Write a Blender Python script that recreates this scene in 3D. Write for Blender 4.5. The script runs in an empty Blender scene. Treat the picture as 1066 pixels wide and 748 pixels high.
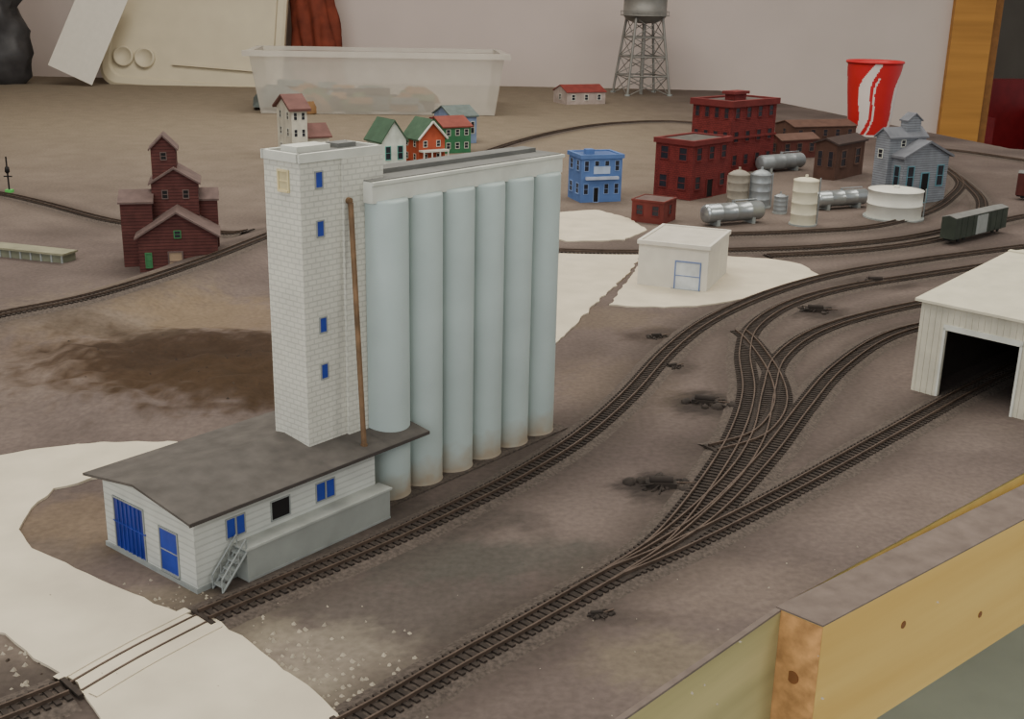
import bpy, math, random
from mathutils import Vector, Matrix, noise, kdtree
from mathutils.geometry import tessellate_polygon
random.seed(7)
S = 0.01  # everything is measured in cm, built in metres; z=0 is the layout table top
# ------------------------------------------------------------------ camera
F=1200.0; PIT=math.radians(17.6); ROLL=math.radians(1.2); CH=29.0
Rv=Vector((1,0,0)); Uv=Vector((0,math.sin(PIT),math.cos(PIT))); Fw=Vector((0,math.cos(PIT),-math.sin(PIT)))
CX=math.cos(ROLL)*Rv+math.sin(ROLL)*Uv; CY=-math.sin(ROLL)*Rv+math.cos(ROLL)*Uv
cam=bpy.data.cameras.new('camera'); co=bpy.data.objects.new('camera',cam); bpy.context.scene.collection.objects.link(co)
cam.sensor_width=36; cam.lens=F*36/1066; cam.clip_start=0.02; cam.clip_end=50
m=Matrix.Identity(4)
for i in range(3):
    m[i][0]=CX[i]; m[i][1]=CY[i]; m[i][2]=-Fw[i]
m[2][3]=CH*S
co.matrix_world=m
bpy.context.scene.camera=co
# surveying helpers: photograph measurement -> point on the table (height z)
def G(px,py,z=0.0):
    d=Fw*F+CX*(px-533)-CY*(py-374)
    t=(z-CH)/d.z
    return Vector((d.x*t,d.y*t,z))
def Hs(P,py):   # height of a vertical through P
    k=(374-py)/F
    d=Vector((P.x,P.y,-CH))
    return (k*d.dot(Fw)-d.dot(CY))/(CY.z-k*Fw.z)
def Ls(P,dr,px,z=0):
    k=(px-533)/F
    d=Vector((P.x,P.y,z-CH))
    return (k*d.dot(Fw)-d.dot(CX))/(dr.dot(CX)-k*dr.dot(Fw))
class Fr: pass
def near(px,py,th,xl,xr,top):
    r=Fr(); t=math.radians(th)
    r.O=G(px,py); r.th=t; r.a=Vector((math.cos(t),math.sin(t),0)); r.b=Vector((-math.sin(t),math.cos(t),0))
    r.L=abs(Ls(r.O,r.a,xr)); r.D=abs(Ls(r.O,r.b,xl)); r.H=Hs(r.O,top)
    return r
# ------------------------------------------------------------------ materials
def lin(c): 
    return tuple(((v/255)/12.92 if v/255<=0.04045 else ((v/255+0.055)/1.055)**2.4) for v in c)
MC={}
def M(name,rgb,rough=.75,var=.18,scale=60,bump=.25,metal=0,kind=None,rgb2=None,alpha=1.0,spec=.3,mort=.6):
    if name in MC: return MC[name]
    mt=bpy.data.materials.new(name); mt.use_nodes=True; N=mt.node_tree.nodes; K=mt.node_tree.links
    bs=N['Principled BSDF']; bs.inputs['Roughness'].default_value=rough; bs.inputs['Metallic'].default_value=metal
    bs.inputs['Specular IOR Level'].default_value=spec
    tc=N.new('ShaderNodeTexCoord'); c=lin(rgb)
    nz=N.new('ShaderNodeTexNoise'); nz.inputs['Scale'].default_value=scale; nz.inputs['Detail'].default_value=6
    vec=tc.outputs['Object']
    if kind=='wood':
        mp=N.new('ShaderNodeMapping'); mp.inputs['Scale'].default_value=(.06,1,1); K.new(vec,mp.inputs[0]); vec=mp.outputs[0]
    K.new(vec,nz.inputs['Vector'])
    mx=N.new('ShaderNodeMix'); mx.data_type='RGBA'
    rp=N.new('ShaderNodeMapRange'); rp.inputs[1].default_value=.3; rp.inputs[2].default_value=.7
    K.new(nz.outputs[0],rp.inputs[0]); K.new(rp.outputs[0],mx.inputs[0])
    c2=lin(rgb2) if rgb2 else tuple(min(1,v*(1+var)) for v in c)
    c1=tuple(v*(1-var) for v in c) if not rgb2 else c
    mx.inputs[6].default_value=(*c1,1); mx.inputs[7].default_value=(*c2,1)
    out=mx.outputs[2]; hgt=nz.outputs[0]
    if kind in('brick','boards'):
        sx=N.new('ShaderNodeSeparateXYZ'); K.new(tc.outputs['Object'],sx.inputs[0])
        ad=N.new('ShaderNodeMath'); K.new(sx.outputs[0],ad.inputs[0]); K.new(sx.outputs[1],ad.inputs[1])
        cb=N.new('ShaderNodeCombineXYZ'); K.new(ad.outputs[0],cb.inputs[0]); K.new(sx.outputs[2],cb.inputs[1])
        br=N.new('ShaderNodeTexBrick'); K.new(cb.outputs[0],br.inputs[0]); br.inputs['Scale'].default_value=1
        if kind=='brick':
            br.inputs['Brick Width'].default_value=.006; br.inputs['Row Height'].default_value=.003; br.inputs['Mortar Size'].default_value=.0004
        else:
            br.inputs['Brick Width'].default_value=.5; br.inputs['Row Height'].default_value=.0035; br.inputs['Mortar Size'].default_value=.0005
        br.inputs['Color1'].default_value=(1,1,1,1); b2=.5+.5*(mort+.25 if mort<.7 else 1); br.inputs['Color2'].default_value=(b2,b2,b2,1); br.inputs['Mortar'].default_value=(mort,mort,mort,1)
        m2=N.new('ShaderNodeMix'); m2.data_type='RGBA'; m2.blend_type='MULTIPLY'; m2.inputs[0].default_value=1
        K.new(out,m2.inputs[6]); K.new(br.outputs[0],m2.inputs[7]); out=m2.outputs[2]
        sb=N.new('ShaderNodeMath'); sb.operation='SUBTRACT'; sb.inputs[0].default_value=1; K.new(br.outputs[1],sb.inputs[1]); hgt=sb.outputs[0]
    if kind=='silo':
        sx=N.new('ShaderNodeSeparateXYZ'); K.new(tc.outputs['Object'],sx.inputs[0])
        r2=N.new('ShaderNodeMapRange'); r2.inputs[1].default_value=.0; r2.inputs[2].default_value=.018; r2.inputs[3].default_value=.75; r2.inputs[4].default_value=0
        n2=N.new('ShaderNodeTexNoise'); n2.inputs['Scale'].default_value=90; K.new(tc.outputs['Object'],n2.inputs[0])
        mm=N.new('ShaderNodeMath'); mm.operation='MULTIPLY_ADD'; mm.inputs[1].default_value=-.02; K.new(n2.outputs[0],mm.inputs[0]); K.new(sx.outputs[2],mm.inputs[2])
        ad=N.new('ShaderNodeMath'); ad.inputs[1].default_value=.008; K.new(mm.outputs[0],ad.inputs[0]); K.new(ad.outputs[0],r2.inputs[0])
        m2=N.new('ShaderNodeMix'); m2.data_type='RGBA'; K.new(r2.outputs[0],m2.inputs[0]); K.new(out,m2.inputs[6]); m2.inputs[7].default_value=(*lin((160,136,106)),1); out=m2.outputs[2]
    if kind=='corr':
        wv=N.new('ShaderNodeTexWave'); wv.inputs['Scale'].default_value=90; K.new(tc.outputs['Object'],wv.inputs[0]); hgt=wv.outputs[1]
    if kind=='vcol':
        at=N.new('ShaderNodeAttribute'); at.attribute_name='Col'
        m2=N.new('ShaderNodeMix'); m2.data_type='RGBA'; m2.blend_type='MULTIPLY'; m2.inputs[0].default_value=1
        K.new(out,m2.inputs[6]); K.new(at.outputs[0],m2.inputs[7]); out=m2.outputs[2]
    K.new(out,bs.inputs['Base Color'])
    if bump>0:
        bp=N.new('ShaderNodeBump'); bp.inputs['Strength'].default_value=bump; bp.inputs['Distance'].default_value=.0008
        K.new(hgt,bp.inputs['Height']); K.new(bp.outputs[0],bs.inputs['Normal'])
    if alpha<1: bs.inputs['Alpha'].default_value=alpha
    MC[name]=mt; return mt
# ------------------------------------------------------------------ mesh builder
class B:
    def __init__(s): s.v=[]; s.f=[]; s.m=[]; s.ms=[]; s.sm=[]
    def mi(s,mt):
        if mt not in s.ms: s.ms.append(mt)
        return s.ms.index(mt)
    def add(s,vs,fs,mt,smooth=False):
        o=len(s.v); s.v+= [Vector(v) for v in vs]; k=s.mi(mt)
        for f in fs: s.f.append([o+i for i in f]); s.m.append(k); s.sm.append(smooth)
    def box(s,x0,y0,z0,x1,y1,z1,mt):
        s.add([(x0,y0,z0),(x1,y0,z0),(x1,y1,z0),(x0,y1,z0),(x0,y0,z1),(x1,y0,z1),(x1,y1,z1),(x0,y1,z1)],
              [(0,3,2,1),(4,5,6,7),(0,1,5,4),(1,2,6,5),(2,3,7,6),(3,0,4,7)],mt)
    def cyl(s,cx,cy,z0,z1,r0,r1,mt,n=32,cap=True):
        vs=[];fs=[]
        for z,r in((z0,r0),(z1,r1)):
            for i in range(n):
                a=2*math.pi*i/n; vs.append((cx+r*math.cos(a),cy+r*math.sin(a),z))
        s.add(vs,[(i,(i+1)%n,n+(i+1)%n,n+i) for i in range(n)],mt,True)
        if cap: s.add(vs,[tuple(range(n,2*n)),tuple(reversed(range(n)))],mt)
    def rod(s,p,q,r,mt,n=8,r2=None):
        p=Vector(p);q=Vector(q);d=(q-p); 
        if d.length<1e-6: return
        u=d.orthogonal().normalized(); w=d.normalized().cross(u); r2=r if r2 is None else r2
        vs=[]
        for c,rr in((p,r),(q,r2)):
            for i in range(n):
                a=2*math.pi*i/n; vs.append(c+u*rr*math.cos(a)+w*rr*math.sin(a))
        s.add(vs,[(i,(i+1)%n,n+(i+1)%n,n+i) for i in range(n)],mt,n>6)
        s.add(vs,[tuple(range(n,2*n)),tuple(reversed(range(n)))],mt)
    def lump(s,cx,cy,cz,r,mt,seed=0,n=9):
        vs=[(cx,cy,cz+r*.8)];
        for j in range(1,5):
            for i in range(n):
                ph=math.pi/2*(1-j/4); a=2*math.pi*i/n
                k=r*(1+.45*noise.noise(Vector((math.cos(a)*1.7+seed,math.sin(a)*1.7,j*.9))))
                vs.append((cx+k*math.cos(ph)*math.cos(a),cy+k*math.cos(ph)*math.sin(a),cz+k*.8*math.sin(ph)-(.04 if j==4 else 0)))
        fs=[(0,1+i,1+(i+1)%n) for i in range(n)]
        for j in range(3): fs+=[(1+j*n+i,1+(j+1)*n+i,1+(j+1)*n+(i+1)%n,1+j*n+(i+1)%n) for i in range(n)]
        s.add(vs,fs,mt,True)
    def lathe(s,cx,cy,prof,mt,n=32,fn=None):
        vs=[];
        for r,z in prof:
            for i in range(n):
                a=2*math.pi*i/n; vs.append((cx+r*math.cos(a),cy+r*math.sin(a),z))
        o=len(s.v); s.v+=[Vector(v) for v in vs]
        for j in range(len(prof)-1):
            for i in range(n):
                mm=fn(i/n,j) if fn else mt
                s.f.append([o+j*n+i,o+j*n+(i+1)%n,o+(j+1)*n+(i+1)%n,o+(j+1)*n+i]); s.m.append(s.mi(mm)); s.sm.append(True)
    def gable(s,x0,y0,x1,y1,z,rise,axis,ov,th,roof,wall):
        if axis=='x':
            ym=(y0+y1)/2
            s.add([(x0,y0,z),(x0,y1,z),(x0,ym,z+rise),(x1,y0,z),(x1,y1,z),(x1,ym,z+rise)],[(0,2,1),(3,4,5)],wall)
            k=rise/((y1-y0)/2)
            for sg,ye in((-1,y0),(1,y1)):
                e=ye+sg*ov; ze=z-k*ov
                vs=[(x0-ov,e,ze),(x1+ov,e,ze),(x1+ov,ym,z+rise),(x0-ov,ym,z+rise)]
                vs+=[(a,b,c+th) for a,b,c in vs]
                s.add(vs,[(0,1,2,3),(4,5,6,7),(0,1,5,4),(1,2,6,5),(2,3,7,6),(3,0,4,7)],roof)
        else:
            xm=(x0+x1)/2
            s.add([(x0,y0,z),(x1,y0,z),(xm,y0,z+rise),(x0,y1,z),(x1,y1,z),(xm,y1,z+rise)],[(0,1,2),(3,5,4)],wall)
            k=rise/((x1-x0)/2)
            for sg,xe in((-1,x0),(1,x1)):
                e=xe+sg*ov; ze=z-k*ov
                vs=[(e,y0-ov,ze),(e,y1+ov,ze),(xm,y1+ov,z+rise),(xm,y0-ov,z+rise)]
                vs+=[(a,b,c+th) for a,b,c in vs]
                s.add(vs,[(0,1,2,3),(4,5,6,7),(0,1,5,4),(1,2,6,5),(2,3,7,6),(3,0,4,7)],roof)
    def win(s,face,u,z,w,h,fr,pane,t=None,x0=0,y0=0,mull=True):
        t=t or min(w,h)*.13; d=t*.7
        def bx(u0,z0,u1,z1,dd,mt):
            if face=='R': s.box(x0+u0,y0-dd,z0,x0+u1,y0+.01,z1,mt)
            else: s.box(x0-dd,y0+u0,z0,x0+.01,y0+u1,z1,mt)
        bx(u-w/2,z-h/2,u+w/2,z+h/2,d*.3,pane)
        bx(u-w/2-t,z-h/2-t,u-w/2,z+h/2+t,d,fr); bx(u+w/2,z-h/2-t,u+w/2+t,z+h/2+t,d,fr)
        bx(u-w/2,z+h/2,u+w/2,z+h/2+t,d,fr); bx(u-w/2-t*.4,z-h/2-t,u+w/2+t*.4,z-h/2,d*1.6,fr)
        if mull: bx(u-w/2,z-t*.3,u+w/2,z+t*.3,d*.7,fr)
    def done(s,name,O=Vector((0,0,0)),th=0,parent=None):
        me=bpy.data.meshes.new(name); me.from_pydata([tuple(v*S) for v in s.v],[],s.f)
        for mt in s.ms: me.materials.append(mt)
        me.polygons.foreach_set('material_index',s.m); me.polygons.foreach_set('use_smooth',s.sm); me.update()
        ob=bpy.data.objects.new(name,me); bpy.context.scene.collection.objects.link(ob)
        ob.location=Vector(O)*S; ob.rotation_euler=(0,0,th)
        if parent: ob.parent=parent
        return ob
def empty(name):
    e=bpy.data.objects.new(name,None); e.empty_display_size=.05; bpy.context.scene.collection.objects.link(e); return e
def catmull(P,step=1.0):
    out=[]; n=len(P)
    for i in range(n-1):
        p0=P[max(i-1,0)];p1=P[i];p2=P[i+1];p3=P[min(i+2,n-1)]
        k=max(2,int((p2-p1).length/step))
        for j in range(k):
            t=j/k
            out.append(.5*((2*p1)+(p2-p0)*t+(2*p0-5*p1+4*p2-p3)*t*t+(3*p1-p0-3*p2+p3)*t**3))
    out.append(P[-1].copy()); return out
def resample(P,step):
    out=[P[0].copy()]; acc=0
    for i in range(len(P)-1):
        a=P[i];b=P[i+1];L=(b-a).length
        if L<1e-9: continue
        t=step-acc
        while t<=L: out.append(a+(b-a)*(t/L)); t+=step
        acc=L-(t-step)
    return out
# ------------------------------------------------------------------ palette
m_tie=M('tie_dark_brown',(52,44,38),.85,.35,150)
m_rail=M('rail_weathered_steel',(84,70,60),.6,.25,120,metal=.25)
m_bal=M('ballast_cinder',(80,71,64),.95,.4,500,bump=.8)
m_plaster=M('plaster_white',(200,189,167),.9,.1,30,bump=.5)
m_brickw=M('headhouse_white_block',(208,206,192),.8,.08,40,.6,kind='brick',mort=.82)
m_silo=M('silo_pale_grey_green',(174,187,182),.6,.07,25,.1,kind='silo')
m_white=M('paint_offwhite',(202,202,190),.7,.1,60)
m_greyroof=M('roof_grey',(112,112,108),.85,.15,60)
m_darkroof=M('roof_charcoal',(84,79,74),.85,.22,90,.5)
m_blue=M('paint_blue',(42,62,150),.5,.15,80)
m_bluepane=M('blue_pane',(30,46,124),.35,.2,80)
m_dark=M('dark_void',(18,16,16),.6,.2)
m_rust=M('rusty_pipe',(118,92,66),.7,.35,120)
m_grey=M('grey_plastic',(144,148,144),.6,.15)
m_maroon=M('maroon_boards',(86,49,45),.85,.2,90,.6,kind='boards')
m_maroonroof=M('maroon_roof',(96,79,74),.85,.2,90)
m_red=M('red_brick',(116,45,43),.85,.2,90,.6,kind='brick')
m_redtrim=M('red_trim',(104,42,40),.85,.15)
m_glass=M('window_dark',(44,44,50),.25,.2)
m_silver=M('silver_tank',(170,175,175),.3,.1,60,.05,metal=.75)
m_galv=M('galvanised_grey',(150,155,156),.45,.12,60,.1,metal=.4)
m_wtank=M('tank_white',(212,210,198),.5,.06)
# ------------------------------------------------------------------ tracks (centre lines)
RZ=[(-160,362,1.5),(-60,345,1.6),(0,330,1.7),(100,309,1.8),(200,277,1.8),(270,250,1.5),(330,226,1.0),(400,199,.5),(480,169,0)]
ridge=catmull([G(a,b,c) for a,b,c in RZ],1.0)
PX={
 'silo':[(212,645),(250,629),(320,600),(400,566),(470,533),(540,497),(605,456),(655,412),(697,366),(740,334),(800,307),(870,287),(960,272),(1066,258),(1150,248)],
 'lead':[(330,775),(400,737),(470,696),(560,646),(640,599),(690,563),(735,507),(766,455),(779,410),(775,370),(785,342),(822,318),(880,301),(960,288),(1080,270)],
 'mid':[(640,599),(700,558),(762,500),(790,455),(800,410),(812,375),(850,347),(910,328),(990,312),(1080,300)],
 'far':[(600,622),(690,572),(745,533),(800,475),(838,425),(870,388),(915,356),(965,340),(1060,325)],
 'shed':[(640,600),(700,575),(775,538),(850,497),(930,452),(1005,410),(1085,370)],
 'xing':[(742,470),(790,455),(812,425),(806,392),(783,358),(768,345)],
 'yard_a':[(560,262),(650,264),(760,262),(860,258),(950,248),(1010,232),(1022,212),(1005,192),(978,172)],
 'yard_b':[(740,246),(830,243),(910,237),(965,222),(990,206),(1000,192),(990,180)],
 'yard_c':[(800,268),(900,262),(980,250),(1040,232),(1090,222)],
 'yard_d':[(935,158),(985,157),(1066,168),(1120,176)],
 'back':[(480,169),(530,151),(580,138),(630,130),(690,127),(740,130)],
 'left_far':[(-90,190),(0,203),(50,214),(120,232),(200,241),(262,247)],
 'corner':[(-120,800),(-40,765),(20,742),(78,718)],
}
TR={k:catmull([G(a,b) for a,b in v],1.0) for k,v in PX.items()}
TR['embank']=ridge
cross=catmull([G(78,718),G(140,682),G(212,645)],1.0)
allpts=[p for k in TR for p in TR[k]]
kd=kdtree.KDTree(len(allpts))
for i,p in enumerate(allpts): kd.insert((p.x,p.y,0),i)
kd.balance()
rk=kdtree.KDTree(len(ridge))
for i,p in enumerate(ridge): rk.insert((p.x,p.y,0),i)
rk.balance()
def hgt(x,y,n=True):
    co_,i,d=rk.find((x,y,0)); rz=ridge[i].z
    f=1 if d<1.6 else max(0,1-(d-1.6)/6.5); f=f*f*(3-2*f)
    h=rz*f
    dt=kd.find((x,y,0))[2]
    if n:
        w=min(1,max(0,(dt-1.5)/3))
        h+=w*.05*noise.noise(Vector((x*.6,y*.6,0)))
        g=G(170,395); q=((x-g.x)/18)**2+((y-g.y)/15)**2
        if q<1: h+=max(0,w*(1-q)*(.9+1.0*noise.noise(Vector((x*.16,y*.16,3)))+.5*noise.noise(Vector((x*.6,y*.6,5)))))*1.1
    return max(h,-.05)
# ------------------------------------------------------------------ terrain / layout table top
E1=G(640,748); EM=G(808,632); E2=G(1066,492)
def xr(Y):
    if Y<EM.y: e=E1.x+(Y-E1.y)*(EM.x-E1.x)/(EM.y-E1.y)
    else: e=EM.x+(Y-EM.y)*(E2.x-EM.x)/(E2.y-EM.y)
    e=min(e,220)
    if Y>245: e=min(e,104-(Y-245)*.262)
    elif Y>200: e=min(e,220-(Y-200)/45*116)
    return e
rows=[]; Y=24.0
while Y<388: rows.append(Y); Y+=max(.5,Y*.0068)
rows.append(388); rows.append(EM.y); rows.sort()
NC=270
patches=[ # soil stains and scenery paint
 (120,330,14,14,(128,114,96),.5),(130,380,16,10,(106,90,75),.6),(60,400,14,8,(118,105,96),.6),(240,330,12,8,(126,107,82),.5),
 (222,385,17,12,(70,53,37),.95),(205,372,12,8,(56,42,31),.8),(250,405,10,7,(66,50,34),.85),(120,350,8,3,(80,68,56),.5),
 (690,508,3.8,3.0,(42,37,34),.9),(735,420,4.0,3.6,(42,37,34),.85),(850,324,4,4,(48,42,39),.8),(688,350,4,3.5,(60,50,43),.7),(912,294,6,4,(54,46,42),.7),(700,382,3,2.5,(58,50,45),.6),(640,640,3,1,(68,60,55),.5),
 (60,560,5,5,(104,92,80),.7),(90,540,6,4,(120,103,85),.6),(480,580,12,3,(76,76,69),.65),(420,640,9,4,(88,83,76),.5),(440,540,8,3,(70,65,60),.6),
 (330,700,6,5,(142,132,117),.7),(250,655,3.5,2.5,(142,132,115),.8),(300,735,6,3,(152,142,125),.6),(180,625,5,2,(132,120,103),.7),(30,680,4,4,(114,103,92),.7),(15,720,5,3,(66,59,54),.6),
 (760,610,8,4,(123,109,99),.5),(900,520,14,5,(121,107,99),.5),(990,450,8,5,(128,115,107),.4),(620,330,8,5,(114,101,83),.4),(640,400,6,8,(112,98,83),.4),
 (700,690,5,3,(132,121,98),.4),(880,420,7,6,(98,87,81),.5),(850,150,30,30,(84,71,64),.5),(990,190,25,20,(88,77,70),.5),
]
pp=[(G(a,b),rx,ry,lin(c),s) for a,b,rx,ry,c,s in patches]
base1=lin((115,102,95)); base2=lin((92,81,76)); farc=lin((130,118,101))
verts=[];cols=[]
for y in rows:
    R=xr(y); fr=min(.62*y+6,R-.01); fl=-.62*y-6
    xs=[-220+(fl+220)*i/14 for i in range(14)] if fl>-220 else []
    l0=max(fl,-220); xs+= [-220]*(14-len(xs))
    xs+=[l0+(fr-l0)*i/(NC-1) for i in range(NC)]
    xs+=[fr+(R-fr)*(i+1)/12 for i in range(12)]
    for x in xs:
        verts.append((x*S,y*S,hgt(x,y)*S))
        n1=noise.noise(Vector((x*.09,y*.09,0)))*.5+.5; n2=noise.noise(Vector((x*.35,y*.35,7)))*.5+.5
        n1=min(1,max(0,(n1-.5)*1.6+.5))
        c=[base1[k]*(n1)+base2[k]*(1-n1) for k in range(3)]
        ff=min(1,max(0,(y-130)/120)) * (1 if x<20 else max(0,1-(x-20)/40))
        c=[c[k]*(1-ff)+farc[k]*ff for k in range(3)]
        for P,rx,ry,pc,s in pp:
            dx=(x-P.x)/rx; dy=(y-P.y)/ry
            if abs(dx)>1.4 or abs(dy)>1.4: continue
            q=math.sqrt(dx*dx+dy*dy)+.45*(n2-.5)+.35*noise.noise(Vector((x*1.1,y*1.1,2)))
            w=s*min(1,max(0,(1-q)/.45))
            c=[c[k]*(1-w)+pc[k]*w for k in range(3)]
        dt=kd.find((x,y,0))[2]; w=.7*max(0,min(1,(4.0-dt+2.4*(n2-.5))/2.8))
        dk=lin((70,62,56)); c=[c[k]*(1-w)+dk[k]*w for k in range(3)]
        m_=.86+.28*n2
        cols.append([c[0]*m_,c[1]*m_,c[2]*m_,1])
W=14+NC+12
faces=[(j*W+i,j*W+i+1,(j+1)*W+i+1,(j+1)*W+i) for j in range(len(rows)-1) for i in range(W-1)]
me=bpy.data.meshes.new('layout_table_top'); me.from_pydata(verts,[],faces)
at=me.color_attributes.new('Col','FLOAT_COLOR','POINT'); at.data.foreach_set('color',[v for c in cols for v in c])
me.polygons.foreach_set('use_smooth',[True]*len(faces))
me.materials.append(M('scenery_ground',(242,242,242),.92,.16,250,.5,kind='vcol',spec=.15)); me.update()
tab=bpy.data.objects.new('layout_table',me); bpy.context.scene.collection.objects.link(tab)
m_ply=M('plywood_edge',(196,176,110),.7,.15,60,.3,kind='wood')
b=B()
outl=[(-220,24),(xr(24),24)]+[(xr(y),y) for y in (EM.y,100,150,199,200.01,222,245,300,388)]+[(-220,388)]
n=len(outl)
vs=[(x,y,-.12) for x,y in outl]+[(x,y,-2.0) for x,y in outl]
tri=tessellate_polygon([[Vector((x,y,0)) for x,y in outl]])
b.add(vs,[(i,(i+1)%n,n+(i+1)%n,n+i) for i in range(n)]+[tuple(t) for t in tri]+[tuple(i+n for i in t) for t in tri],m_ply)
for x,y in((-200,40),(-200,370),(20,110),(60,360),(150,190),(-60,40)): b.box(x-4.5,y-4.5,-90,x+4.5,y+4.5,-2,m_ply)
b.done('plywood_deck',parent=tab)
# ------------------------------------------------------------------ tracks
def track(name,P,off,ties=True,bal=True,zr=None):
    b=B(); 
    P=[Vector((p.x,p.y,(hgt(p.x,p.y,False)))) for p in P]
    Q=resample(P,.47)
    def tan(A,i):
        d=A[min(i+1,len(A)-1)]-A[max(i-1,0)]; d.z=0; return d.normalized()
    z0=.12+off
    if bal:
        R=resample(P,1.2); vs=[]
        for i,p in enumerate(R):
            t=tan(R,i); nn=Vector((-t.y,t.x,0))
            j=.15*noise.noise(p*.8)
            for w,z in((-1.7-j,-.03),(-1.05,z0),(1.05,z0),(1.7+j,-.03)):
                q=p+nn*w; vs.append((q.x,q.y,p.z+z))
        b.add(vs,[(4*i+k,4*i+k+1,4*i+k+5,4*i+k+4) for i in range(len(R)-1) for k in range(3)],m_bal,True)
    if ties:
        for i,p in enumerate(Q):
            t=tan(Q,i); nn=Vector((-t.y,t.x,0)); hw=.12; hl=.88
            c=[p+t*sx*hw+nn*sy*hl for sx,sy in((-1,-1),(1,-1),(1,1),(-1,1))]
            vs=[(q.x,q.y,p.z+z0-.03) for q in c]+[(q.x,q.y,p.z+z0+.1) for q in c]
            b.add(vs,[(4,5,6,7),(0,1,5,4),(1,2,6,5),(2,3,7,6),(3,0,4,7)],m_tie)
    zt=z0+.1 if zr is None else zr
    R=resample(P,.9)
    for s in(-.45,.45):
        vs=[]
        for i,p in enumerate(R):
            t=tan(R,i); nn=Vector((-t.y,t.x,0))
            for w,z in((-.055,0),(-.05,.17),(.05,.17),(.055,0)):
                q=p+nn*(s+w); vs.append((q.x,q.y,p.z+zt+z))
        b.add(vs,[(4*i+k,4*i+k+1,4*i+k+5,4*i+k+4) for i in range(len(R)-1) for k in range(3)],m_rail)
    return b.done(name)
for i,(k,P) in enumerate(TR.items()):
    track('railroad_track',P,i*.004)
track('crossing_rails',cross,0,False,False,.02)
# ------------------------------------------------------------------ plaster roads and lots
def slab(name,pxs,z=.14,mt=None,jit=.18,step=.8):
    P=[G(a,c) for a,c in pxs]; P.append(P[0]); C=[]
    for i in range(len(P)-1):
        k=max(1,int((P[i+1]-P[i]).length/step))
        for j in range(k):
            q=P[i]+(P[i+1]-P[i])*j/k
            C.append(q+Vector((noise.noise(q*.7),noise.noise(q*.7+Vector((9,9,9))),0))*jit*2+Vector((noise.noise(q*2.3),noise.noise(q*2.3+Vector((5,5,5))),0))*jit)
    n=len(C); b=B(); mt=mt or m_plaster
    top=[(q.x,q.y,z) for q in C]; bot=[(q.x,q.y,-.1) for q in C]
    tri=tessellate_polygon([[Vector((q.x,q.y,0)) for q in C]])
    b.add(top+bot,[tuple(t) for t in tri]+[(i,(i+1)%n,n+(i+1)%n,n+i) for i in range(n)],mt)
    return b.done(name)
slab('plaster_road',[(-260,500),(-100,487),(0,476),(60,466),(130,458),(190,461),(232,466),(200,484),(150,492),(95,499),(55,511),(30,530),(20,552),(35,572),(80,595),(140,620),(185,641),(225,648),(250,664),(285,690),(330,722),(372,762),(440,830),(120,830),(105,752),(92,722),(50,695),(5,662),(-60,640),(-260,700)])
slab('plaster_lot',[(635,318),(668,272),(700,262),(762,268),(800,270),(835,276),(856,290),(830,300),(790,309),(740,318),(690,321)])
slab('plaster_lot',[(576,222),(620,219),(655,228),(674,240),(650,250),(590,252),(560,244)])
slab('plaster_road',[(560,268),(600,262),(668,264),(656,284),(625,312),(588,350),(560,372)])
b=B()
for s in(-1.15,1.15):
    R=resample(cross,.9)
    vs=[]
    for i,p in enumerate(R):
        t=(R[min(i+1,len(R)-1)]-R[max(i-1,0)]).normalized(); nn=Vector((-t.y,t.x,0))
        for w,z in((-.25,.05),(-.25,.19),(.25,.19),(.25,.05)):
            q=p+nn*(s+w); vs.append((q.x,q.y,z))
    b.add(vs,[(4*i+k,4*i+k+1,4*i+k+5,4*i+k+4) for i in range(len(R)-1) for k in range(3)],m_plaster)
b.done('crossing_planks')
b=B()
m_crumb=M('plaster_crumb',(160,150,132),.9,.2)
m_cind=M('cinder_lump',(62,52,43),.9,.3)
def crumbs(px,py,sp,n,r0,r1,mt):
    P=G(px,py)
    for _ in range(n):
        x=P.x+random.gauss(0,sp); y=P.y+random.gauss(0,sp*.7)
        if kd.find((x,y,0))[2]<1.2: continue
        r=random.uniform(r0,r1); z=hgt(x,y)
        vs=[(x+r*random.uniform(.6,1.2)*math.cos(a),y+r*random.uniform(.6,1.2)*math.sin(a),z-.03) for a in(0,1.3,2.6,3.9,5.1)]+[(x+random.uniform(-.3,.3)*r,y,z+r*random.uniform(.5,1))]
        b.add(vs,[(i,(i+1)%5,5) for i in range(5)],mt)
crumbs(290,690,3,160,.05,.2,m_crumb); crumbs(340,735,2.5,120,.05,.2,m_crumb); crumbs(180,628,2.2,80,.05,.16,m_crumb); crumbs(30,690,3,90,.05,.2,m_crumb)
crumbs(60,700,3,60,.05,.2,m_cind); crumbs(218,385,5,60,.05,.18,m_cind); crumbs(700,640,9,30,.04,.1,m_crumb)
b.done('gravel_scatter')
# ------------------------------------------------------------------ main grain elevator
ge=empty('grain_elevator')
TH=51
s=near(403,527,TH,330,584,212)
b=B(); d=s.L/6; r=d/2
for i in range(6):
    for j in range(2):
        cx=r+i*d; cy=r+j*d
        b.lathe(cx,cy,[(r*1.05,0),(r*1.0,.25),(r,.3),(r,s.H-.15),(r*.96,s.H),(0.01,s.H+.02)],m_silo,48)
b.done('silos',s.O,s.th,ge)
Ht=Hs(s.O,195)
b=B()
b.box(-.1,r*.5,s.H-.1,s.L+.1,2*d-r*.4,Ht,m_white)
b.box(-.1,r*.42,Ht,s.L+.2,2*d-r*.3,Ht+.18,m_white)
b.box(-.05,r*.6,Ht+.16,s.L+.1,2*d-r*.45,Ht+.24,m_greyroof)
b.box(1,d*.85,Ht+.2,s.L-.6,d*1.25,Ht+.5,m_greyroof)
b.done('silo_gallery',s.O,s.th,ge)
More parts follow.
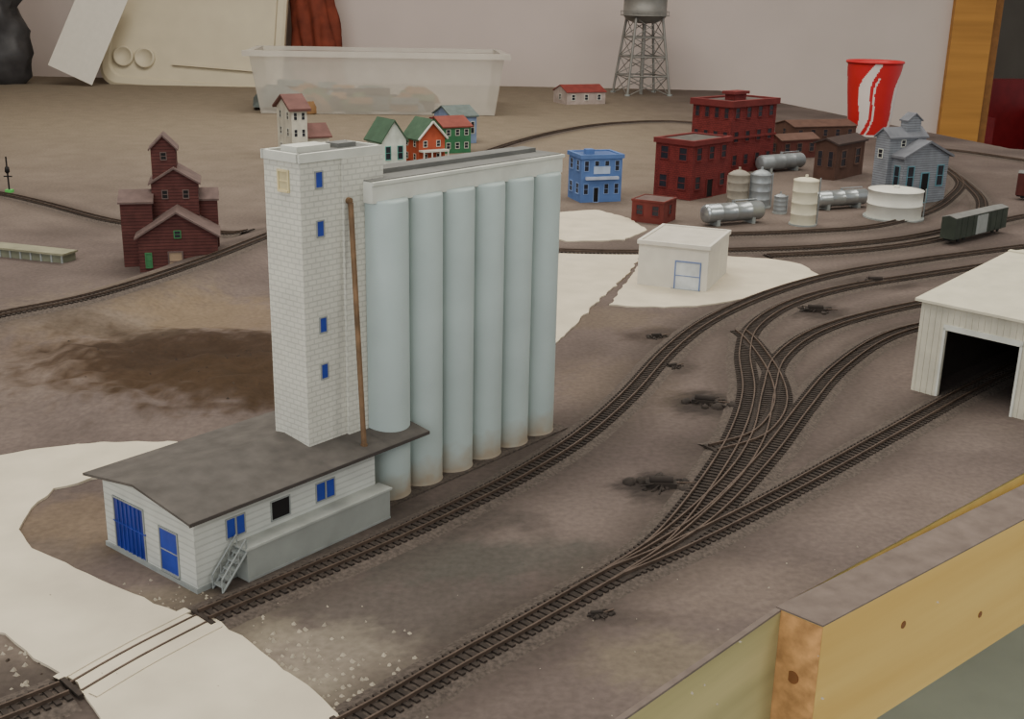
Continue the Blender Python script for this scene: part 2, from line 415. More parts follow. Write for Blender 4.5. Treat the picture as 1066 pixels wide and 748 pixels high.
# headhouse
t=near(325,544,TH,278,401,163); t.D*=.72
b=B(); L,D,H=t.L,t.D,t.H
b.box(0,0,0,L,D,H,m_brickw)
pm=m_white
b.box(-.12,-.12,H-.35,L+.1,0.12,H+.12,pm); b.box(-.12,0,H-.35,.12,D,H+.12,pm); b.box(L-.12,0,H-.35,L+.1,D,H+.12,pm); b.box(-.12,D-.12,H-.35,L+.1,D+.1,H+.12,pm)
b.box(.1,.1,H,L-.1,D-.1,H+.04,m_greyroof)
b.box(L*.1,D*.3,H,L*.5,D*.75,H+.35,pm); b.box(L*.62,D*.35,H,L*.85,D*.7,H+.28,m_greyroof)
b.box(L*.49,-.18,0,L+.02,0,H-.35,m_brickw)
for py in (187,238,338,386):
    b.win('R',L*.22,Hs(t.O+t.a*L*.22,py),.44,.8,m_grey,m_blue,.07,mull=False)
b.win('L',D*.45,Hs(t.O+t.b*D*.45,188),.7,.95,M('cream_frame',(205,190,146)),M('cream_pane',(186,174,136)),.12)
b.done('headhouse',t.O,t.th,ge)
# office
o=near(206,617,TH,113,391,537)
L,D,H=o.L,o.D,o.H
m_off=M('office_wall',(192,194,186),.8,.08,60,.4,kind='boards',mort=.85)
b=B()
b.box(0,0,0,L,D,H,m_off)
b.box(-.1,-.1,0,L,D+.1,.25,m_grey)
ov=.7; rise=.6
b.gable(0,0,L,D,H,rise,'x',ov,.14,m_darkroof,m_off)
k=rise/(D/2)
Lr=Ls(o.O-o.b*ov,o.a,447,H)
vs=[(L+ov-.05,-ov,H-k*ov),(Lr,-ov,H-k*ov),(Lr,1.6,H+k*1.6),(L+ov-.05,1.6,H+k*1.6)]; vs+=[(a,b_,c+.14) for a,b_,c in vs]
b.add(vs,[(0,1,2,3),(4,5,6,7),(0,1,5,4),(1,2,6,5),(2,3,7,6),(3,0,4,7)],m_darkroof)
m_fas=M('fascia_dark',(70,64,60))
b.box(-ov,-ov-.04,H-k*ov-.06,Lr,-ov+.02,H-k*ov+.13,m_fas)
def ufr(px): return Ls(o.O,o.b,px)
u0,u1=ufr(155),ufr(122); hd=H*.7
b.win('L',(u0+u1)/2,hd/2+.25,(u1-u0)*.9,hd-.1,m_grey,m_bluepane,.09,mull=False)
for q in range(1,7): b.box(-.07,u0+(u1-u0)*(.05+.9*q/7)-.03,.3,0,u0+(u1-u0)*(.05+.9*q/7)+.03,hd+.15,m_blue)
b.box(-.08,u0,.3+hd*.5,0,u1,.36+hd*.5,m_blue)
u0,u1=ufr(190),ufr(168)
b.win('L',(u0+u1)/2,H*.32+.2,(u1-u0)*.8,H*.55,m_grey,m_blue,.09)
def ur(px): return Ls(o.O,o.a,px)
for pa,pb,mt in((236,260,m_blue),(282,306,m_dark),(328,352,m_blue)):
    u0,u1=ur(pa),ur(pb); b.win('R',(u0+u1)/2,H*.66,(u1-u0)*.75,H*.24,m_grey,mt,.07,mull=False)
    if mt is m_blue: b.box((u0+u1)/2-.04,-.08,H*.54,(u0+u1)/2+.04,0,H*.78,m_grey)
ud=ur(246); m_dock=M('dock_concrete',(146,149,142),.85,.1)
b.box(ud,-1.0,0,L+.2,0,H*.42,m_dock); b.box(ud-.08,-1.1,H*.42,L+.3,0,H*.42+.12,M('dock_top',(168,170,162)))
b.box(ud-.02,-1.04,0,L+.2,-1,.12,m_grey)
st=5; sw=1.5/st
for i in range(st):
    hh=H*.4*(i+1)/st; b.box(ud-1.55+i*sw,-.95,hh-.1,ud-1.55+(i+1)*sw+.03,-.2,hh,m_grey)
for yy in(-.98,-.2):
    b.rod((ud-1.6,yy,.05),(ud,yy,H*.4),.07,m_grey); b.rod((ud-1.6,yy,.75),(ud,yy,H*.4+.75),.05,m_grey)
    for i in range(4):
        f=i/3; b.rod((ud-1.6+1.6*f,yy,H*.4*f),(ud-1.6+1.6*f,yy,H*.4*f+.75),.04,m_grey)
b.done('office',o.O,o.th,ge)
b=B()
pt=t.O+t.a*(t.L*.54)-t.b*.4; pt=Vector((pt.x,pt.y,Hs(pt,211)))
pb=G(379,462,H+.25)
b.rod(pt,pb,.15,m_rust,10); b.rod(pt+Vector((0,0,.1)),pt+t.b*.5+Vector((0,0,.1)),.18,m_rust,10); b.rod(pb,pb+Vector((0,0,-.35)),.2,m_rust,10)
b.done('loading_spout',parent=ge)
b=B(); b.box(-1,-.25,-.05,s.L+.4,2*d+.3,.12,m_bal); b.done('silo_footing',s.O,s.th,ge)
# ------------------------------------------------------------------ maroon elevator (left)
e=near(146,284,14,126,228,238); b=B(); L,D,H=e.L,5.0,e.H
def HP(x,y,py): return Hs(e.O+e.a*x+e.b*y,py)
b.box(0,0,0,L,D,H*.8,m_maroon); 
b.gable(0,0,L,D,H*.8,HP(L/2,0,222)-H*.8,'y',.35,.2,m_maroonroof,m_maroon)
x0_,x1_=L*.18,L*.78
Ht=HP(L*.4,D,190)
b.box(x0_,D*.9,0,x1_,D*1.9,Ht,m_maroon); b.gable(x0_,D*.9,x1_,D*1.9,Ht,1.5,'y',.3,.2,m_maroonroof,m_maroon)
cz=HP(L*.35,D,155)
b.box(L*.2,D*1.05,Ht-.5,L*.52,D*1.7,cz,m_maroon); b.gable(L*.2,D*1.05,L*.52,D*1.7,cz,1.3,'y',.25,.2,m_maroonroof,m_maroon)
b.box(x1_,D*1.1,0,L*1.02,D*1.7,HP(L,D,208),m_maroon); b.gable(x1_,D*1.1,L*1.02,D*1.7,HP(L,D,208),.9,'x',.2,.2,m_maroonroof,m_maroon)
b.box(-L*.22,D*.6,0,x0_,D*1.6,HP(0,D,208),m_maroon); b.gable(-L*.22,D*.6,x0_,D*1.6,HP(0,D,208),.9,'x',.2,.2,m_maroonroof,m_maroon)
mg=M('green_trim',(60,110,70)); mt_=M('tan_door',(150,128,104))
b.win('R',L*.46,H*.24,L*.16,H*.4,m_maroonroof,mt_,.15); b.win('R',L*.12,H*.28,L*.06,H*.3,mg,mg,.12); b.win('R',L*.5,H*.85,L*.07,H*.14,mg,m_glass,.1)
b.win('R',L*.36,cz-.8,.5,.7,m_maroonroof,m_dark,.1,y0=D*1.05); b.win('R',L*.35,Ht-1.2,.5,.8,m_maroonroof,m_dark,.1,y0=D*.9); b.win('R',L*.62,Ht-1.2,.5,.8,m_maroonroof,m_dark,.1,y0=D*.9)
b.done('wooden_grain_elevator',e.O,e.th)
# ------------------------------------------------------------------ generic town buildings
def house(name,px,py,th,xl,xr_,top,wall,roof,rise=.35,axis='x',flat=False,nR=3,nL=2,nz=1,fr=None,pane=None,door=None,extra=None,corn=None,kD=1):
    e=near(px,py,th,xl,xr_,top); b=B(); L,D,H=e.L,e.D*kD,e.H
    fr=fr or m_white; pane=pane or m_glass
    Hw=H if flat else H*.98
    b.box(0,0,0,L,D,Hw,wall)
    if flat:
        c=corn or wall; k=H*.035
        b.box(-k,-k,Hw-k*1.5,L+k,k,Hw+k,c); b.box(-k,k,Hw-k*1.5,k,D+k,Hw+k,c); b.box(L-k,k,Hw-k*1.5,L+k,D+k,Hw+k,c); b.box(k,D-k,Hw-k*1.5,L-k,D+k,Hw+k,c)
        b.box(k,k,Hw,L-k,D-k,Hw+k*.3,roof)
    else:
        b.gable(0,0,L,D,Hw,H*rise,axis,H*.07,H*.05,roof,wall)
    for z in range(nz):
        zz=Hw*(z+.58)/nz; hh=Hw/nz*.42
        for i in range(nR):
            if door and z==0 and i==door-1: continue
            b.win('R',L*(i+.5)/nR,zz,min(L/nR*.38,hh*.7),hh,fr,pane)
        for i in range(nL): b.win('L',D*(i+.5)/nL,zz,min(D/nL*.38,hh*.7),hh,fr,pane)
    if door: b.win('R',L*(door-.5)/nR,Hw/nz*.33,L/nR*.45,Hw/nz*.62,fr,m_dark,mull=False)
    if extra: extra(b,L,D,H)
    return b.done(name,e.O,e.th)
def big_red_extra(b,L,D,H):
    b.box(L*.3,D*.3,H,L*.55,D*.55,H*1.1,m_red); b.box(L*.26,D*.26,H*1.1,L*.59,D*.59,H*1.14,m_redtrim)
    b.box(L*.75,D*.7,H,L*.83,D*.8,H*1.1,m_redtrim)
    b.box(-.25,-.25,H*.5,L+.25,.0,H*.53,m_redtrim); b.box(-.25,0,H*.5,0,D,H*.53,m_redtrim)
house('red_brick_factory',757,182,45,713,803,108,m_red,m_darkroof,flat=True,nR=4,nL=4,nz=3,fr=m_redtrim,corn=m_redtrim,extra=big_red_extra,kD=.9)
house('red_brick_warehouse',718,209,48,680,756,149,m_red,m_darkroof,flat=True,nR=3,nL=2,nz=2,fr=m_redtrim,corn=m_redtrim,door=2)
house('red_tool_shed',690,234,62,657,703,211,M('shed_red',(106,50,44),.85),m_maroonroof,flat=True,nR=1,nL=2,fr=m_redtrim)
m_bb=M('building_blue',(82,110,160),.75,.12)
m_bbr=M('blue_roof',(70,90,132),.8)
def blue_extra(b,L,D,H):
    b.box(L*.1,-.5,H*.5,L*.9,0,H*.56,M('awning_white',(170,178,194))); b.box(L*.3,-.12,H*.62,L*.7,0,H*.78,M('sign_pale',(160,174,196)))
    b.box(L*.2,D*.3,H,L*.4,D*.5,H*1.12,m_bb)
house('blue_storefront',604,211,18,591,646,163,m_bb,m_bbr,flat=True,nR=4,nL=2,nz=2,door=2,fr=M('frame_lightblue',(120,144,186)),extra=blue_extra)
def cream_extra(b,L,D,H):
    b.win('L',D*.28,H*.33,D*.34,H*.6,M('door_blue_trim',(110,128,170)),M('garage_white',(196,200,200)),.13,mull=True)
    b.box(-.3,D*.08,-.0,0,D*.5,.16,m_grey)
house('cream_garage_building',735,305,68,663,756,258,M('cream_wall',(208,203,190),.8,.06),M('cream_roof',(196,189,174),.85,.08),flat=True,nR=0,nL=0,extra=cream_extra)
m_green=M('roof_green',(66,90,70)); m_teal=M('trim_teal',(90,156,144)); m_org=M('wall_orange',(170,80,54)); m_gw=M('wall_green',(60,116,80))
house('teal_trim_house',398,178,35,382,423,146,M('house_white',(198,205,192)),m_green,.62,'y',nR=2,nL=1,nz=1,fr=m_teal)
def porch(b,L,D,H):
    b.box(0,-1.6,H*.5,L,0,H*.56,m_white)
    for i in range(4): b.rod((L*(.04+i*.307),-1.5,0),(L*(.04+i*.307),-1.5,H*.5),.14,m_white)
    b.box(L*.7,D*.4,H,L*.8,D*.5,H*1.7,m_redtrim)
    b.rod((-.3,-.5,H*.95),(L/2,-.5,H*1.6),.2,m_white); b.rod((L+.3,-.5,H*.95),(L/2,-.5,H*1.6),.2,m_white)
house('orange_house',436,172,35,420,463,144,m_org,m_green,.66,'y',nR=2,nL=2,nz=2,extra=porch)
house('green_house',462,160,30,444,490,132,m_gw,M('roof_red_dull',(118,60,50)),.3,'x',nR=3,nL=1,nz=2)
house('blue_grey_house',470,150,30,452,496,121,M('bluegrey_wall',(120,138,168)),M('roof_slate',(90,100,96)),.3,'x',nR=3,nL=1,nz=1)
m_crf=M('church_roof',(98,66,60))
def church(b,L,D,H):
    b.box(L,D*.2,0,L*2.6,D*.9,H*.42,M('church_wall',(200,195,178))); b.gable(L,D*.2,L*2.6,D*.9,H*.42,H*.2,'x',.5,.3,m_crf,MC['church_wall'])
    b.win('R',L*.3+L,H*.22,L*.25,H*.15,m_white,m_glass,y0=D*.2)
house('white_church',305,166,30,290,321,113,M('church_wall',(200,195,178)),m_crf,.22,'x',nR=2,nL=2,nz=3,extra=church)
house('small_cottage',590,109,25,576,630,96,M('cottage_white',(160,146,138)),M('cottage_red_roof',(126,56,50)),.5,'x',nR=3,nL=1,nz=1)
m_brown=M('brown_shed',(80,56,46)); m_brw=M('brown_roof',(92,68,58))
house('brown_warehouse',826,148,20,806,890,132,m_brown,m_brw,.3,'x',nR=5,nL=1,fr=m_brw)
house('brown_freight_house',868,188,50,846,897,150,m_brown,M('roof_dark_brown',(60,48,44)),.12,'x',nR=2,nL=2,fr=m_brw)
house('dark_shed',812,166,30,798,850,146,M('shed_dark_red',(90,48,42)),m_brw,.25,'x',nR=3,nL=1,fr=m_brw)
m_gb=M('grey_blue_siding',(128,132,138),.8,.15,80,.5,kind='boards'); m_gbr=M('grey_tile_roof',(104,106,111),.85)
def grey_extra(b,L,D,H):
    b.box(-L*.1,D,0,L*.7,D*2.2,H*1.35,m_gb); b.gable(-L*.1,D,L*.7,D*2.2,H*1.35,H*.16,'x',.3,.25,m_gbr,m_gb)
    b.box(L*.3,D*1.2,H*1.35,L*.6,D*1.8,H*1.68,m_gb); b.gable(L*.3,D*1.2,L*.6,D*1.8,H*1.68,H*.13,'y',.2,.2,m_gbr,m_gb)
    b.win('R',L*.2,H*1.22,.7,.9,m_white,m_glass,y0=D); b.win('R',L*.55,H*1.22,.7,.9,m_white,m_glass,y0=D)
    b.win('L',D*.7,H*1.0,.8,1.2,m_white,m_glass,x0=-L*.1,y0=D)
house('grey_feed_mill',936,213,26,921,982,163,m_gb,m_gbr,.28,'y',nR=3,nL=1,nz=1,fr=M('teal_frame',(90,130,140)),door=2,extra=grey_extra,kD=.8)
def vtank(name,px,py,wpx,top,mt,dome=.15,bands=3):
    P=G(px,py); pm=F/ (Vector((P.x,P.y,-CH)).dot(Fw)); r=wpx/2/pm; P=P+Vector((P.x,P.y,0)).normalized()*r; H=Hs(P,top)
    b=B(); pr=[(r,0)]
    for i in range(1,bands+1):
        z=H*i/(bands+1); pr+=[(r,z-.06),(r*1.03,z),(r,z+.06)]
    pr+=[(r,H*.97),(r*1.02,H*.98),(r*1.02,H),(r*.6,H*(1+dome*.6)),(.01,H*(1+dome))]
    b.lathe(0,0,pr,mt,36); b.rod((r*1.1,-r*.1,0),(r*1.1,-r*.1,H*1.05),.1,m_galv); b.cyl(0,0,H*(1+dome*.8),H*(1+dome)+.3,r*.12,r*.12,mt,12)
    b.cyl(0,0,-.05,.2,r*1.12,r*1.12,m_grey,32)
    b.done(name,P)
def htank(name,x0,y0,x1,y1,dpx,mt):
    A=G(x0,y0);C=G(x1,y1); dr=(C-A); L=dr.length; th=math.atan2(dr.y,dr.x)
    pm=F/(Vector((A.x,A.y,-CH)).dot(Fw)); r=dpx/2/pm; b=B(); z=r+.35
    n=28; pr=[(0.01,0),(r*.6,r*.08),(r*.9,r*.22),(r,r*.45)]
    for i in range(1,4): q=L*i/4; pr+=[(r,q-.08),(r*1.03,q),(r,q+.08)]
    pr+=[(r,L-r*.45),(r*.9,L-r*.22),(r*.6,L-r*.08),(.01,L)]
    vs=[]
    for rr,x in pr:
        for i in range(n): a=2*math.pi*i/n; vs.append((x,rr*math.cos(a)+r,z+rr*math.sin(a)))
    b.add(vs,[(j*n+i,j*n+(i+1)%n,(j+1)*n+(i+1)%n,(j+1)*n+i) for j in range(len(pr)-1) for i in range(n)],mt,True)
    for q in(.2,.8): b.box(L*q-.25,r*.2,0,L*q+.25,r*1.8,z-r*.6,m_grey)
    b.cyl(L*.5,r,z+r*.95,z+r*1.25,r*.2,r*.2,mt,14); b.rod((L*.5,r,z+r*1.2),(L*.9,r,z+r*1.2),.08,m_galv)
    b.done(name,A,th)
htank('horizontal_fuel_tank',737,237,798,232,20,m_silver)
htank('horizontal_fuel_tank',795,181,840,177,16,m_galv)
htank('horizontal_fuel_tank',853,220,906,216,17,m_silver)
vtank('storage_tank',767,216,22,181,M('tank_tan',(142,135,122),.6)); vtank('storage_tank',790,217,21,181,m_galv); vtank('storage_tank',835,236,26,187,M('tank_cream',(206,199,174),.6,.06),.06)
vtank('storage_tank',811,223,13,204,m_galv); vtank('oil_storage_tank',929,231,56,197,m_wtank,.06,1)
def car(name,px,py,qx,qy,top,mt):
    A=G(px,py);C=G(qx,qy); dr=C-A; L=dr.length; th=math.atan2(dr.y,dr.x); H=Hs(A,top); b=B(); w=1.9
    b.box(0,0,.75,L,w,H*.93,mt); b.gable(0,0,L,w,H*.93,H*.07,'x',.03,.08,m_greyroof,mt)
    b.box(L*.4,-.08,.8,L*.6,0,H*.88,m_grey)
    for i in range(9): b.box(L*i/9,-.05,.75,L*i/9+.08,0,H*.92,mt)
    b.box(.1,.5,.5,L-.1,w-.5,.8,m_dark)
    for q in(.12,.22,.78,.88):
        for yy in(.25,w-.35): b.add([(L*q+.36*math.cos(a*.785),yy+s_,.62+.36*math.sin(a*.785)) for s_ in(0,.12) for a in range(8)],[tuple(range(8)),tuple(range(8,16))]+[(i,(i+1)%8,8+(i+1)%8,8+i) for i in range(8)],m_dark)
    b.done(name,A,th)
car('boxcar',992,256,1046,242,226,M('boxcar_green',(56,62,53)))
car('boxcar',1056,208,1120,214,178,M('boxcar_red',(80,36,32)))
# engine shed: door in the eave side, ridge parallel to it
e=near(1088,443,44,948,1200,352); D=e.D
Pl=G(948,405); H=Hs(Pl,312)
half=Ls(Pl,e.a,1056,H+2); pr_=Pl+e.a*half; rz=Hs(pr_,264)-H; L=half*2
m_sh=M('shed_offwhite_corrugated',(198,192,172),.75,.12,60,.6,kind='corr')
m_shr=M('shed_roof_cream',(202,195,172),.8,.08,60,.2)
b=B(); w=.25
b.box(0,0,0,L,w,H,m_sh); b.box(0,D-w,0,L,D,H,m_sh)
b.box(L-w,w,0,L,D-w,H,m_sh)
o0,o1=D*.25,D*.79
b.box(0,w,0,w,o0,H,m_sh); b.box(0,o1,0,w,D-w,H,m_sh); b.box(0,o0,H*.74,w,o1,H,m_sh)
b.box(-.12,o0-.2,0,0,o0,H*.76,m_white); b.box(-.12,o1,0,0,o1+.2,H*.76,m_white); b.box(-.12,o0-.2,H*.74,0,o1+.2,H*.8,m_white)
for i in range(22):
    u=D*(i+.5)/22
    if o0-.2<u<o1+.2: b.box(-.05,u-.05,H*.8,0,u+.05,H,m_sh)
    else: b.box(-.05,u-.05,0,0,u+.05,H,m_sh)
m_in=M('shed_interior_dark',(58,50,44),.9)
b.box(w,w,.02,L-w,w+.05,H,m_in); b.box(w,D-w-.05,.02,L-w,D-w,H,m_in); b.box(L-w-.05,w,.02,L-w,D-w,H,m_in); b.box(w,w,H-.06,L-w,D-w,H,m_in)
b.gable(0,0,L,D,H,rz,'y',.4,.2,m_shr,m_sh)
b.box(L/2-.25,-.4,H+rz+.05,L/2+.25,D+.4,H+rz+.3,m_shr)
b.done('engine_shed',e.O,e.th)
# ------------------------------------------------------------------ turnout machines
m_sw=M('switch_dark',(48,41,36),.85,.35)
def turnout(px,py,sc=1):
    P=G(px,py); b=B(); rnd=random.Random(px)
    b.box(-.9*sc,-.3*sc,0,.7*sc,.25*sc,.28*sc,m_sw); b.rod((-.7*sc,0,.36*sc),(.5*sc,0,.36*sc),.2*sc,m_sw,12); b.rod((.6*sc,0,.25*sc),(1.7*sc,.2*sc,.2),.05,m_rail)
    for i in range(16):
        a=rnd.uniform(0,6.28); l=rnd.uniform(.3,1.5)*sc; b.lump(math.cos(a)*l*1.2,math.sin(a)*l*.8,0,rnd.uniform(.12,.38)*sc,m_sw,i)
    for i in range(9):
        a=rnd.uniform(0,6.28); l=rnd.uniform(.7,1.5)*sc; q=Vector((math.cos(a)*l,math.sin(a)*l*.8,rnd.uniform(.02,.3)*sc))
        b.rod((0,0,.25*sc),q,.045,m_sw,5)
    b.done('turnout_motor',P,rnd.uniform(-.3,.6))
turnout(690,506,1.2); turnout(735,420,1.2); turnout(850,324,1.2); turnout(912,294,1.2); turnout(700,382,.6); turnout(684,351,.7); turnout(622,640,.5)
# ------------------------------------------------------------------ water tower
P=G(667,98); P.y=min(P.y,372); pm=F/(Vector((P.x,P.y,-CH)).dot(Fw)); b=B()
zb=Hs(P,22); R=22/pm; rf=27/pm; ns=4
m_wt=M('water_tower_silver',(134,132,126),.5,.12,40,.05,metal=.3)
legs=[]
for i in range(ns):
    a=math.pi/4+i*math.pi/2+.25; legs.append((Vector((rf*1.2*math.cos(a),rf*1.2*math.sin(a),0)),Vector((R*.92*math.cos(a),R*.92*math.sin(a),zb+1))))
for p,q in legs: b.rod(p,q,.42,m_wt,10); b.cyl(p.x,p.y,-.1,.5,.8,.8,m_grey,12)
for k in range(4):
    f0=k/4; f1=(k+1)/4
    for i in range(ns):
        p,q=legs[i]; p2,q2=legs[(i+1)%ns]
        A=p.lerp(q,f0);B_=p2.lerp(q2,f0);C=p.lerp(q,f1);D_=p2.lerp(q2,f1)
        if k: b.rod(A,B_,.24,m_wt,8)
        b.rod(A,D_,.15,m_wt,6); b.rod(B_,C,.15,m_wt,6)
b.lathe(0,0,[(.01,zb-.8),(R*.5,zb-.5),(R*.85,zb+.4),(R,zb+1.5),(R*1.14,zb+1.55),(R*1.14,zb+1.75),(R,zb+1.8),(R,zb+8.5),(R*1.08,zb+8.6),(R*.5,zb+11),(.01,zb+12.5)],m_wt,40)
for i in range(20):
    a=i*math.pi/10; b.rod((R*1.12*math.cos(a),R*1.12*math.sin(a),zb+1.7),(R*1.12*math.cos(a),R*1.12*math.sin(a),zb+2.9),.06,m_wt,6)
    a2=a+math.pi/10; b.rod((R*1.12*math.cos(a),R*1.12*math.sin(a),zb+2.9),(R*1.12*math.cos(a2),R*1.12*math.sin(a2),zb+2.9),.07,m_wt,6)
b.cyl(0,0,0,zb,.6,.6,m_wt,14)
b.done('water_tower',P)
# ------------------------------------------------------------------ soda cup
P=G(906,143); pm=F/(Vector((P.x,P.y,-CH)).dot(Fw)); H=Hs(P,66); r0=20/pm; r1=28/pm
m_cr=M('cup_red',(184,36,40),.4,.06,20,0); m_cw=M('cup_white',(215,204,196),.4,.04,20,0)
prof=[(0.01,.3),(r0*.95,.3),(r0,0)]; nr=48
prof+=[(r0+(r1-r0)*i/nr,H*i/nr) for i in range(1,nr+1)]+[(r1*1.04,H*1.0),(r1*1.05,H*1.015),(r1*1.02,H*1.03),(r1*.97,H*1.01),(r0*.93,.6),(.01,.6)]
def cupfn(u,j):
    if j>=nr+2: return m_cr
    v=(j-2)/nr
    x=(u*4)%1
    if v<.04: return m_cw
    c=.30+.42*v+.10*math.sin(v*7.0)            # broad wave ribbon
    wd=.08+.08*math.sin(math.pi*v)
    if abs(x-c)<wd: return m_cw
    c2=c+.26; 
    if abs(x-c2)<.025 and v<.8: return m_cw     # thin companion line
    return m_cr
b=B(); b.lathe(0,0,prof,m_cr,144,cupfn); b.done('soda_cup',P+Vector((0,2.5,0)),.2)
# ------------------------------------------------------------------ storage bin and contents
m_bin=M('translucent_plastic',(196,190,178),.4,.05,20,0,alpha=.55)
e=near(262,119,6,250,524,58); L,D,H=e.L,30,e.H; b=B()
def frustum(b,x0,y0,x1,y1,z0,z1,k,mt):
    vs=[(x0+k,y0+k,z0),(x1-k,y0+k,z0),(x1-k,y1-k,z0),(x0+k,y1-k,z0),(x0,y0,z1),(x1,y0,z1),(x1,y1,z1),(x0,y1,z1)]
    b.add(vs,[(0,3,2,1),(0,1,5,4),(1,2,6,5),(2,3,7,6),(3,0,4,7)],mt)
frustum(b,0,0,L,D,0.1,H,2.0,m_bin)
b.box(-1.5,-1.5,H,L+1.5,0.2,H+1.3,m_bin); b.box(-1.5,D-.2,H,L+1.5,D+1,H+1,m_bin); b.box(-1.5,.2,H,.2,D-.2,H+1,m_bin); b.box(L-.2,.2,H,L+1.5,D-.2,H+1,m_bin)
b.done('plastic_storage_bin',e.O,e.th)
b=B(); rnd=random.Random(3)
cm=[M('junk_green',(72,84,52)),M('junk_tan',(124,92,58)),M('junk_grey',(96,104,100)),M('junk_dark',(52,44,36))]
for i in range(44):
    x=rnd.uniform(3,L*.66); y=rnd.uniform(3,D-6); z=rnd.uniform(.2,1); w=rnd.uniform(3,7); h=rnd.uniform(4,11)*(1-.5*x/L)
    if i%3==0: b.lump(x+2,y+2,z,h*.7,rnd.choice(cm),i,14)
    elif i%3==1: b.lump(x,y+3,z,h*.6,rnd.choice(cm),i+50,14)
    else: b.box(x,y,z,x+w,y+2.6,z+h*.6,cm[i%4]); b.gable(x,y,x+w,y+2.6,z+h*.6,1.2,'x',.2,.2,cm[(i+1)%4],cm[i%4])
b.done('bin_contents',e.O,e.th)
# ------------------------------------------------------------------ plastic panel / papers at the back
def lean(name,px0,px1,zt,tilt,mt,thick,yoff,fn=None,rot=0):
    x0=Ls(Vector((0,yoff,0)),Vector((1,0,0)),px0); x1=Ls(Vector((0,yoff,0)),Vector((1,0,0)),px1)
    b=B(); w=x1-x0
    if fn: fn(b,w,zt)
    else: b.box(0,0,0,w,thick,zt,mt)
    ob=b.done(name,Vector((x0,yoff,.05)),0); ob.rotation_euler=(-tilt,rot,0); return ob
m_pan=M('cream_plastic',(196,185,158),.5,.05,15,.1)
def panel(b,w,h):
    r=5; n=8; out=[]
    for cx,cz,a0 in((w-r,r,-90),(w-r,h-r,0),(r,h-r,90),(r,r,180)):
        for i in range(n+1): a=math.radians(a0+90*i/n); out.append((cx+r*math.cos(a),cz+r*math.sin(a)))
    k=len(out); rings=[(0,3.0),(0,.6),(.8,0),(2.6,0),(3.2,.7)]
    vs=[];cx=w/2;cz=h/2
    for ins,y in rings:
        for x,z in out: vs.append((cx+(x-cx)*(1-ins*2/w),y,cz+(z-cz)*(1-ins*2/h)))
    fs=[(j*k+i,j*k+(i+1)%k,(j+1)*k+(i+1)%k,(j+1)*k+i) for j in range(len(rings)-1) for i in range(k)]+[tuple(range(4*k,5*k))]+[tuple(reversed(range(k)))]
    b.add(vs,fs,m_pan)
    for x in(7,13.5): 
        prof=[(3.1,0),(3.1,1.1),(2.6,1.3),(2.4,.9),(.01,.8)]
        vs=[]
        for r_,y in prof:
            for i in range(24): a=i*math.pi/12; vs.append((x+r_*math.cos(a),.7-y,9+r_*math.sin(a)))
        b.add(vs,[(j*24+i,j*24+(i+1)%24,(j+1)*24+(i+1)%24,(j+1)*24+i) for j in range(4) for i in range(24)],m_pan,True)
    b.box(22,-.3,7.5,w-8,.8,8.2,m_pan)
lean('folded_plastic_panel',103,292,48,.22,m_pan,3,362,panel,.06)
m_pap=M('paper_white',(214,208,194),.8,.03)
ob=lean('paper_sheet',52,100,30,.2,m_pap,.15,352,None,0.42); ob.location.z+=.06
b=B(); m_bag=M('black_plastic_bag',(58,56,56),.45,.3,30,.9)
n=28; vs=[]
for j in range(20):
    for i in range(n):
        a=2*math.pi*i/n; ph=j/19; r=(1-.4*ph**2)*(1 if j>0 else .8)*(1+.3*noise.noise(Vector((math.cos(a)*3,math.sin(a)*3,ph*7))))
        vs.append((14*r*math.cos(a),8*r*math.sin(a),42*ph))
b.add(vs,[(j*n+i,j*n+(i+1)%n,(j+1)*n+(i+1)%n,(j+1)*n+i) for j in range(19) for i in range(n)]+[tuple(range(19*n,20*n))],m_bag,True)
b.done('black_plastic_bag',Vector((-161,358,0)))
b=B(); m_cl=M('red_brown_cloth',(110,50,34),.8,.4,25,.8); vs=[]
for j in range(20):
    for i in range(n*2):
        a=math.pi*i/n; ph=j/19; r=(1-.35*ph)*(1+.12*math.sin(a*9+ph*4)+.3*noise.noise(Vector((math.cos(a)*3,math.sin(a)*3,ph*3+9))))
        vs.append((8*r*math.cos(a)-ph*3,5*r*math.sin(a),40*ph))
n2_=n*2
b.add(vs,[(j*n2_+i,j*n2_+(i+1)%n2_,(j+1)*n2_+(i+1)%n2_,(j+1)*n2_+i) for j in range(19) for i in range(n2_)]+[tuple(range(19*n2_,20*n2_))],m_cl,True)
b.done('rolled_cloth',Vector((-63,378,0)))
# ------------------------------------------------------------------ left details
e=near(66,274,72,-40,79,264); b=B(); b.box(0,0,0,e.L,e.D,e.H*.8,M('platform_grey_green',(116,117,98))); b.box(-.2,-.2,e.H*.8,e.L+.2,e.D+.2,e.H,M('platform_top',(132,129,106)))
for i in range(10): b.box(-.1,e.D*i/10,0,0,e.D*i/10+.2,e.H*.8,m_grey)
b.done('loading_platform',e.O,e.th)
P=G(10,200); b=B(); zz=Hs(P,163)
b.rod((0,0,0),(0,0,zz),.12,m_dark); b.rod((-.6,0,zz*.45),(.6,0,zz*.45),.1,m_dark); b.lathe(0,0,[(.01,zz*.5),(.35,zz*.58),(.3,zz*.7),(.01,zz*.75)],m_dark,12); b.box(-.5,-.4,0,.5,.4,.4,M('signal_green',(90,180,90)))
b.done('signal_post',P)
